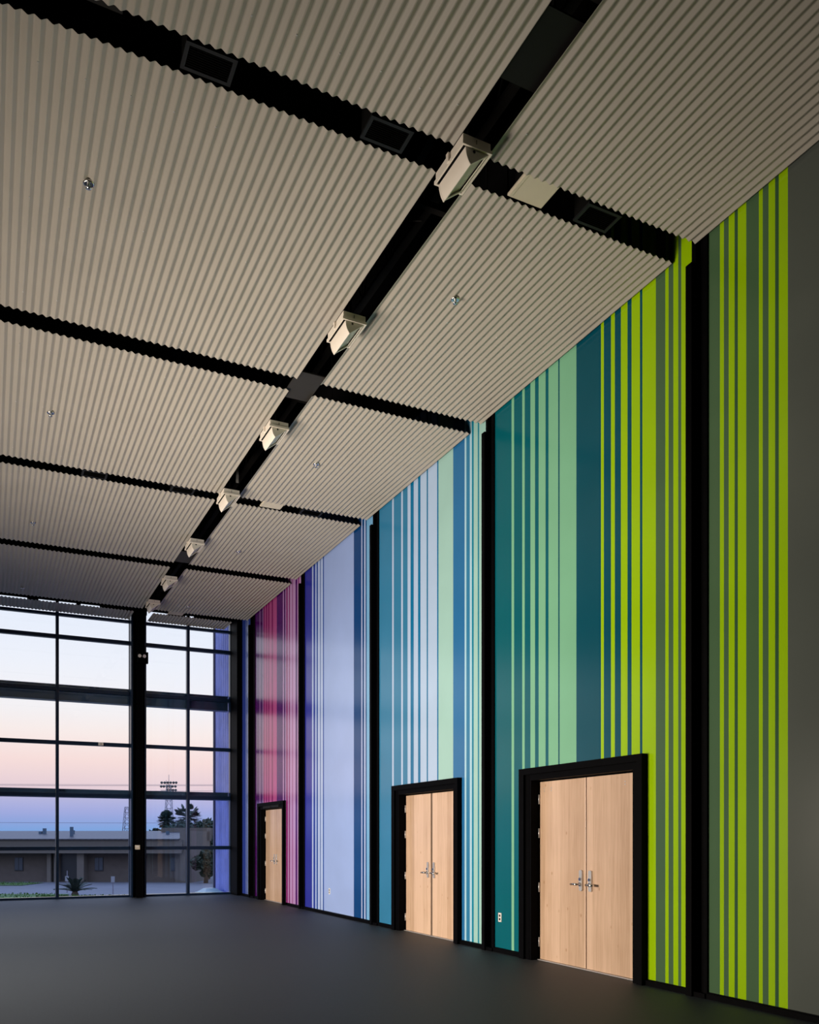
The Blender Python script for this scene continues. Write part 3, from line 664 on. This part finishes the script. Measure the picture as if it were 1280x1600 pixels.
# ------------------------------------------------------------------ sky
W = bpy.data.worlds.new('dusk_sky'); S.world = W; W.use_nodes = True; nt = W.node_tree; bg = nt.nodes['Background']
tc = nt.nodes.new('ShaderNodeTexCoord'); sep = nt.nodes.new('ShaderNodeSeparateXYZ'); nt.links.new(tc.outputs['Generated'], sep.inputs[0])
ra = nt.nodes.new('ShaderNodeValToRGB'); nt.links.new(sep.outputs['Z'], ra.inputs['Fac'])
stops = [(0.0,(138,180,222)),(.008,(146,184,224)),(.02,(172,186,224)),(.03,(192,192,226)),(.041,(210,202,226)),(.055,(234,210,218)),(.085,(253,226,222)),(.115,(254,240,236)),(.14,(249,245,247)),(.19,(242,245,254)),(.25,(234,241,255)),(.45,(225,236,255)),(1.0,(190,212,255))]
cr = ra.color_ramp
while len(cr.elements) < len(stops): cr.elements.new(.5)
for e, (p, c) in zip(cr.elements, stops): e.position = p; e.color = lin(c)+(1,)
nt.links.new(ra.outputs['Color'], bg.inputs['Color'])
mr = nt.nodes.new('ShaderNodeMapRange'); mr.inputs['From Min'].default_value = .25; mr.inputs['From Max'].default_value = .6; mr.inputs['To Min'].default_value = 1.05; mr.inputs['To Max'].default_value = 2.2
nt.links.new(sep.outputs['Z'], mr.inputs['Value']); nt.links.new(mr.outputs['Result'], bg.inputs['Strength'])

# ------------------------------------------------------------------ lamps in the hall (left of the view)
def area(name, loc, rot, sx, sy, power, col):
    l = bpy.data.lights.new(name, 'AREA'); l.shape = 'RECTANGLE'; l.size = sx; l.size_y = sy; l.energy = power; l.color = col
    o = bpy.data.objects.new(name, l); COL.objects.link(o); o.location = loc; o.rotation_euler = rot; return o
def aim(o, target):
    d = Vector(target)-Vector(o.location); o.rotation_euler = d.to_track_quat('-Z','Y').to_euler()
def lamp(name, loc, target, sx, sy, power, col, spread):
    """a soft box whose long side (sx) runs along the hall"""
    o = area(name, loc, (0,0,0), sx, sy, power, col); o.data.spread = math.radians(spread)
    zz = -(Vector(target)-Vector(loc)).normalized(); xx = (Vector((0,1,0))-zz*zz.y).normalized(); yy = zz.cross(xx)
    o.rotation_euler = Matrix((xx, yy, zz)).transposed().to_euler()
WARM = (1.0,.86,.70)
lamp('ceiling_wash_lamp', (-2.3, 11.2, .8), (3.2, 11.2, 6.9), 9.4, 1.4, 215, WARM, 90)
lamp('wall_wash_lamp', (-5.0, 9.6, 1.6), (5.9, 11.2, .1), 4.2, 1.8, 500, WARM, 104)
lamp('far_wall_lamp', (-5.0, 13.5, 1.6), (5.9, 19.6, 1.0), 2.0, 1.8, 150, WARM, 70)

# ------------------------------------------------------------------ camera
cam = bpy.data.cameras.new('camera'); co = bpy.data.objects.new('camera', cam); COL.objects.link(co); S.camera = co
cam.sensor_fit = 'HORIZONTAL'; cam.sensor_width = 36.0; cam.lens = 36.0*1343.23/1280
cam.shift_y = (1310.9-800)/1280
co.location = (0,0,H); co.rotation_euler = (PI/2, 0, -YAW)
cam.clip_end = 600
S.view_settings.view_transform = 'Standard'; S.view_settings.look = 'None'; S.view_settings.exposure = 0.0; S.view_settings.gamma = 1.0
S.view_settings.use_curve_mapping = False
